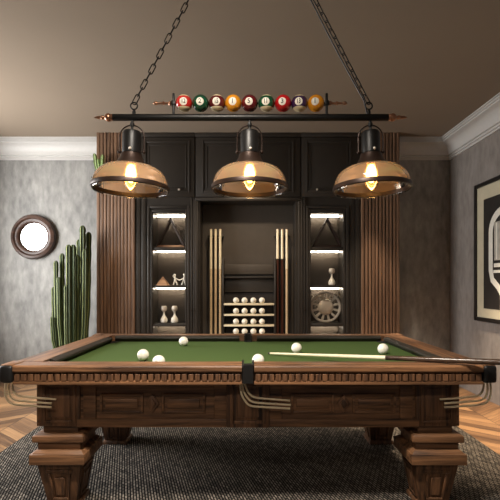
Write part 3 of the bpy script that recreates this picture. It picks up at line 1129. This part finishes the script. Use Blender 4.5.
finial(lx(113), barz, -1, .95).build('finial', 'copper', bar)
finial(lx(388), barz, 1, .95).build('finial', 'copper', bar)
bz_ = lz(103.3)
for px, s in ((173.6, -1), (326.6, 1)):
    p = B().box(lx(px) - .007, lx(px) + .007, LD - .008, LD + .008, barz, lz(93.5), .003)
    p.box(lx(px) - .012, lx(px) + .012, LD - .014, LD + .014, bz_ - .014, bz_ + .014, .004)
    p = p.build('ball_holder', 'black', pend)
    b = B()
    b.lathe((lx(px), LD, bz_), [(.006, 0), (.006, .012), (.015, .018), (.015, .024), (.007, .032), (.006, .052), (.013, .060), (.007, .070), (.006, .095), (.011, .104), (.011, .112), (.005, .122), (0, .126)], 18, axis=Vector((s, 0, 0)))
    b.build('finial', 'copper', p)
B().lathe((0, LD, bz_), [(.005, lx(173)), (.005, lx(327))], 10, axis=AX).build('ball_rod', 'black', pend)

BRAD = 8.3 * ps
ball_spec = ((184, '12', (196, 44, 38), True, 'red striped ball numbered 12'), (200.6, '2', (18, 74, 50), False, 'dark green ball numbered 2'),
             (217, '15', (92, 28, 28), True, 'maroon striped ball numbered 15'), (233.2, '1', (222, 146, 30), False, 'amber yellow ball with a numeral 1'),
             (249.6, '5', (98, 20, 26), False, 'dark maroon ball numbered 5'), (266.4, '11', (22, 76, 46), True, 'green striped ball numbered 11'),
             (283, '3', (186, 22, 28), False, 'bright red ball numbered 3'), (299.4, '13', (62, 36, 74), True, 'purple striped ball numbered 13'),
             (315.8, '1', (226, 146, 24), False, 'orange yellow ball at the right end of the row'))


def text_mesh(txt):
    cu = bpy.data.curves.new('txt', 'FONT')
    cu.body = txt
    cu.align_x = 'CENTER'
    cu.align_y = 'CENTER'
    cu.size = 1.0
    cu.resolution_u = 3
    cu.offset = 0.022
    o = bpy.data.objects.new('txt', cu)
    COL.objects.link(o)
    dg = bpy.context.evaluated_depsgraph_get()
    dg.update()
    me = bpy.data.meshes.new_from_object(o.evaluated_get(dg))
    bpy.data.objects.remove(o)
    bpy.data.curves.remove(cu)
    return me


for px, num, col, stripe, lab in ball_spec:
    c = Vector((lx(px), LD, bz_))
    bl = B().sphere(c, BRAD, u=36, v=24).build('billiard_ball', ball_mat('ball ' + lab, srgb(*col), stripe), pend, origin=c)
    bl['label'] = lab
    view = (Vector((-.25, 0, CZ + .75)) - c).normalized()
    rot = view.to_track_quat('Z', 'Y').to_matrix().to_4x4()
    s = bmesh.new()
    rings = []
    cap = math.radians(27)
    for i in range(1, 5):
        th = cap * i / 4
        rings.append([s.verts.new((math.sin(th) * math.cos(2 * PI * k / 28), math.sin(th) * math.sin(2 * PI * k / 28), math.cos(th))) for k in range(28)])
    tp = s.verts.new((0, 0, 1))
    for k in range(28):
        s.faces.new((tp, rings[0][k], rings[0][(k + 1) % 28]))
        for A_, C_ in zip(rings, rings[1:]):
            s.faces.new((A_[k], C_[k], C_[(k + 1) % 28], A_[(k + 1) % 28]))
    R1 = BRAD * 1.006
    b = B().add(s, 0, Matrix.Translation(c) @ rot @ Matrix.Diagonal((R1, R1, R1, 1)))
    b.build('number_spot', 'white', bl, origin=c)
    tm = text_mesh(num)
    s = bmesh.new()
    s.from_mesh(tm)
    bpy.data.meshes.remove(tm)
    bmesh.ops.triangulate(s, faces=s.faces)
    bmesh.ops.subdivide_edges(s, edges=list(s.edges), cuts=3, use_grid_fill=True)
    kx = 0.68 if len(num) == 1 else 0.50
    for v in s.verts:
        x, y = v.co.x * kx, v.co.y * .70
        v.co = Vector((x, y, math.sqrt(max(0.0, 1 - x * x - y * y))))
    R2 = BRAD * 1.022
    B().add(s, 0, Matrix.Translation(c) @ rot @ Matrix.Diagonal((R2, R2, R2, 1))).build('numeral', 'numeral', bl, origin=c, smooth=0)


def link(b, c, d, side, length, width, r):
    pts = []
    n = 7
    hl = length / 2 - width / 2
    for i in range(n):
        a = -PI / 2 + PI * i / (n - 1)
        pts.append(c + d * (hl + width / 2 * math.cos(a)) + side * (width / 2 * math.sin(a)))
    for i in range(n):
        a = PI / 2 + PI * i / (n - 1)
        pts.append(c + d * (-hl + width / 2 * math.cos(a)) + side * (width / 2 * math.sin(a)))
    b.tube(pts, r, 7, closed=True)


def chain(p0, p1):
    d = (p1 - p0)
    L_ = d.length
    d.normalize()
    n = round(L_ / .054)
    pitch = L_ / n
    u = d.cross(Vector((0, 1, 0))).normalized()
    v = d.cross(u).normalized()
    s1, s2 = (u * .95 + v * .3).normalized(), (v * .95 - u * .3).normalized()
    b = B()
    for i in range(n):
        link(b, p0 + d * pitch * (i + .5), d, s1 if i % 2 == 0 else s2, pitch + .0125, .024, .0032)
    return b


for px, py, ax, s in ((134.0, 103.5, 194.3, -1), (368.8, 103.5, 309.4, 1)):
    p0 = Vector((lx(px), LD, lz(py)))
    p1 = Vector((lx(ax), LD, CEIL - .045))
    chain(p0, p1).build('chain', 'black', pend)
    b = B().lathe((p1.x, LD, CEIL), [(.0, -.05), (.008, -.048), (.01, -.034), (.04, -.028), (.058, -.012), (.06, 0)], 32)
    b.build('ceiling_canopy', 'black', pend)
    # ring on the bar
    b = B()
    ring_c = Vector((lx(px), LD, lz(106)))
    b.tube([ring_c + Vector((math.cos(2 * PI * k / 20) * .021, 0, math.sin(2 * PI * k / 20) * .021)) for k in range(20)], .0045, 8, closed=True)
    b.lathe((lx(px), LD, 0), [(.010, barz + .015), (.012, lz(112.5)), (.008, lz(110.5)), (.006, lz(109))], 16)
    b.build('hanging_ring', 'black', bar)
# supply cord beside the right chain
p0, p1 = Vector((lx(368.2), LD + .012, barz + .01)), Vector((lx(304.3), LD + .012, CEIL - .02))
pm = Vector((lx(364.6), LD + .012, lz(100)))
B().tube([p0, p0 * .5 + pm * .5, pm] + [pm * (1 - t_) + p1 * t_ + Vector((-.008 * math.sin(PI * t_), 0, 0)) for t_ in (.2, .4, .6, .8)] + [p1], .0042, 8).build('supply_cord', 'black', pend)


def shade_unit(px, tilt, lab):
    x = lx(px)
    top = barz - .015
    piv = Vector((x, LD, top))
    root = B()
    ptop = lambda y: lz(y)
    prof = [(.0075, ptop(131.5)), (.0075, top)]
    root.lathe((x, LD, 0), prof, 14)
    root.lathe((x, LD, 0), [(.012, ptop(126.5)), (.014, ptop(125)), (.012, ptop(123))], 16)
    root.lathe((x, LD, 0), [(.050, ptop(154.2)), (.056, ptop(153.2)), (.056, ptop(134.5)), (.050, ptop(131.8)), (.02, ptop(131.0)), (.0, ptop(131.0))], 36)
    sock = root.build('lamp_socket', 'black', pend, origin=piv)
    yk = B()
    yw, yt, yl = 12.3 * ps, ptop(125.3), ptop(152)
    yk.tube([(x - yw, LD, yl)] + [(x - yw * math.cos(PI * i / 16), LD, ptop(137.5) + (yt - ptop(137.5)) * math.sin(PI * i / 16)) for i in range(17)] + [(x + yw, LD, yl)], .0042, 8)
    for s_ in (-1, 1):
        yk.sphere((x + s_ * yw, LD, yl), .011, u=14, v=10)
        yk.lathe((x + s_ * yw, LD, yl), [(.004, 0), (.004, .02)], 8, axis=Vector((-s_, 0, 0)))
    yk.build('yoke', 'bronze', sock, origin=piv)
    sc_ = B().sphere((x + .006, LD - .056, ptop(151.0)), .009, u=12, v=8)
    tag(sc_.build('screw', 'steel', sock, origin=piv), 'bright metal screw')
    nk = B().lathe((x, LD, 0), [(.096, ptop(166.6)), (.092, ptop(165.0)), (.080, ptop(161.8)), (.068, ptop(158)), (.062, ptop(154.2)), (.050, ptop(153.8))], 40, cap=False)
    nk.build('neck', 'bronze', sock, origin=piv)
    rimz = ptop(187.8)
    RR = 37.4 * ps
    prof = []
    n = 14
    for i in range(n + 1):
        a = PI / 2 * i / n
        r = .088 + (RR - .004 - .088) * math.sin(a) ** .92
        z = rimz + .012 + (ptop(166.0) - rimz - .012) * math.cos(a) ** 1.0
        prof.append((r, z))
    prof.reverse()
    gl = B().lathe((x, LD, 0), prof, 64, cap=False).build('glass_shade', 'glass', pend, origin=piv, smooth=60)
    gl['label'] = lab
    B().lathe((x, LD, 0), [(RR - .006, rimz + .013), (RR + .003, rimz + .014), (RR + .006, rimz + .006), (RR + .006, rimz - .010), (RR + .001, rimz - .014), (RR - .006, rimz - .011), (RR - .006, rimz + .013)], 64, cap=False).build('rim_band', 'bronze', gl, origin=piv)
    B().lathe((x, LD, 0), [(RR - .012, rimz - .024), (RR - .004, rimz - .022), (RR - .002, rimz - .012)], 64, cap=False).build('glass_lip', 'clear', gl, origin=piv)
    bb = B().lathe((x, LD, 0), [(0, ptop(191)), (.010, ptop(190.4)), (.032, ptop(186)), (.043, ptop(180.5)), (.044, ptop(175)), (.036, ptop(169)), (.026, ptop(164)), (.022, ptop(158))], 28)
    return piv, sock, gl, bb


for px, tilt, lab in ((132.4, 1.6, 'amber glass dome shade at the left end of the bar'), (249.6, 0.0, 'amber glass dome shade at the middle of the bar'), (370.2, -1.2, 'amber glass dome shade at the right end of the bar')):
    piv, sock, gl, bb = shade_unit(px, tilt, lab)
    bulb = bb.build('bulb', 'bulbglass' if 'bulbglass' in M else 'bulb', gl, origin=piv)
    fb = B().lathe((lx(px), LD, 0), [(0, lz(183)), (.014, lz(182)), (.029, lz(178)), (.032, lz(174)), (.027, lz(169)), (.016, lz(165)), (0, lz(164))], 24)
    fb.build('filament', 'bulb', gl, origin=piv)
    for o in (sock, gl):
        o.rotation_euler = (0, math.radians(tilt), 0)

# ------------------------------------------------------------------ light, camera, world
def area(name, loc, target, sx, sy, power, col):
    l = bpy.data.lights.new(name, 'AREA')
    l.shape = 'RECTANGLE'
    l.size, l.size_y = sx, sy
    l.energy = power
    l.color = col
    o = bpy.data.objects.new(name, l)
    COL.objects.link(o)
    o.location = loc
    o.rotation_euler = (Vector(target) - Vector(loc)).to_track_quat('-Z', 'Y').to_euler()
    return o


# daylight at the left window
area('window_daylight', (LX - .25, (WY0 + WY1) / 2, (WZ0 + WZ1) / 2), (0, (WY0 + WY1) / 2 + .2, 1.4), 1.9, 2.2, 215, (1.0, 0.99, 0.97))


def spot(name, loc, target, power, deg, col, blend=0.6, r=.04):
    l = bpy.data.lights.new(name, 'SPOT')
    l.energy = power
    l.spot_size = math.radians(deg)
    l.spot_blend = blend
    l.color = col
    l.shadow_soft_size = r
    o = bpy.data.objects.new(name, l)
    COL.objects.link(o)
    o.location = loc
    o.rotation_euler = (Vector(target) - Vector(loc)).to_track_quat('-Z', 'Y').to_euler()
    return o


warm = (1.0, .80, .58)
spot('downlight_front', (-.3, 1.2, CEIL - .03), (-.1, 2.3, .5), 560, 98, (1.0, .91, .79), .75, .13)
spot('downlight_middle', (0, 4.2, CEIL - .03), (0, 5.0, 1.0), 170, 84, warm, .8, .08)
spot('slats_spot', (1.1, 4.3, CEIL - .03), (1.58, 5.2, 1.0), 120, 26, warm, .7, .05)
spot('slats_spot', (-1.1, 4.3, CEIL - .03), (-1.56, 5.2, 1.1), 90, 26, warm, .7, .05)  # added narrow spot to brighten the left slats
spot('downlight_right', (1.95, 3.7, CEIL - .03), (2.2, 3.8, 0), 820, 58, warm, .8, .08)
spot('front_fill_spot', (-.9, -1.2, CEIL - .03), (-.3, 2.3, .55), 170, 60, (1.0, .91, .79), .8, .10)  # added fill spot behind the camera to brighten table front and rods

w = bpy.data.worlds.new('overcast')
scene.world = w
w.use_nodes = True
nt = w.node_tree
bg = nt.nodes['Background']
tc = nt.nodes.new('ShaderNodeTexCoord')
nz = nt.nodes.new('ShaderNodeTexNoise')
nz.inputs['Scale'].default_value = 4.0
nz.inputs['Detail'].default_value = 6
nt.links.new(tc.outputs['Generated'], nz.inputs['Vector'])
rp = nt.nodes.new('ShaderNodeValToRGB')
rp.color_ramp.elements[0].position, rp.color_ramp.elements[0].color = .35, (.50, .52, .56, 1)
rp.color_ramp.elements[1].position, rp.color_ramp.elements[1].color = .6, (1, .99, .97, 1)
nt.links.new(nz.outputs['Fac'], rp.inputs['Fac'])
nt.links.new(rp.outputs['Color'], bg.inputs['Color'])
bg.inputs['Strength'].default_value = 0.15

cam = bpy.data.cameras.new('camera')
co = bpy.data.objects.new('camera', cam)
COL.objects.link(co)
co.location = (0, 0, CZ)
co.rotation_euler = (PI / 2, 0, 0)
cam.sensor_width = 36.0
cam.lens = F * 36.0 / 500.0
cam.shift_x = (250 - VX) / 500.0
cam.shift_y = (VY - 250) / 500.0
cam.clip_start = .05
scene.camera = co

scene.view_settings.view_transform = 'Standard'
scene.view_settings.look = 'None'
scene.view_settings.gamma = 1.0
scene.view_settings.exposure = 0.0
scene.view_settings.use_curve_mapping = False
scene.cycles.use_denoising = True
scene.cycles.max_bounces = 10
scene.cycles.transparent_max_bounces = 16
scene.cycles.sample_clamp_indirect = 6.0
scene.cycles.caustics_reflective = False
scene.cycles.caustics_refractive = False
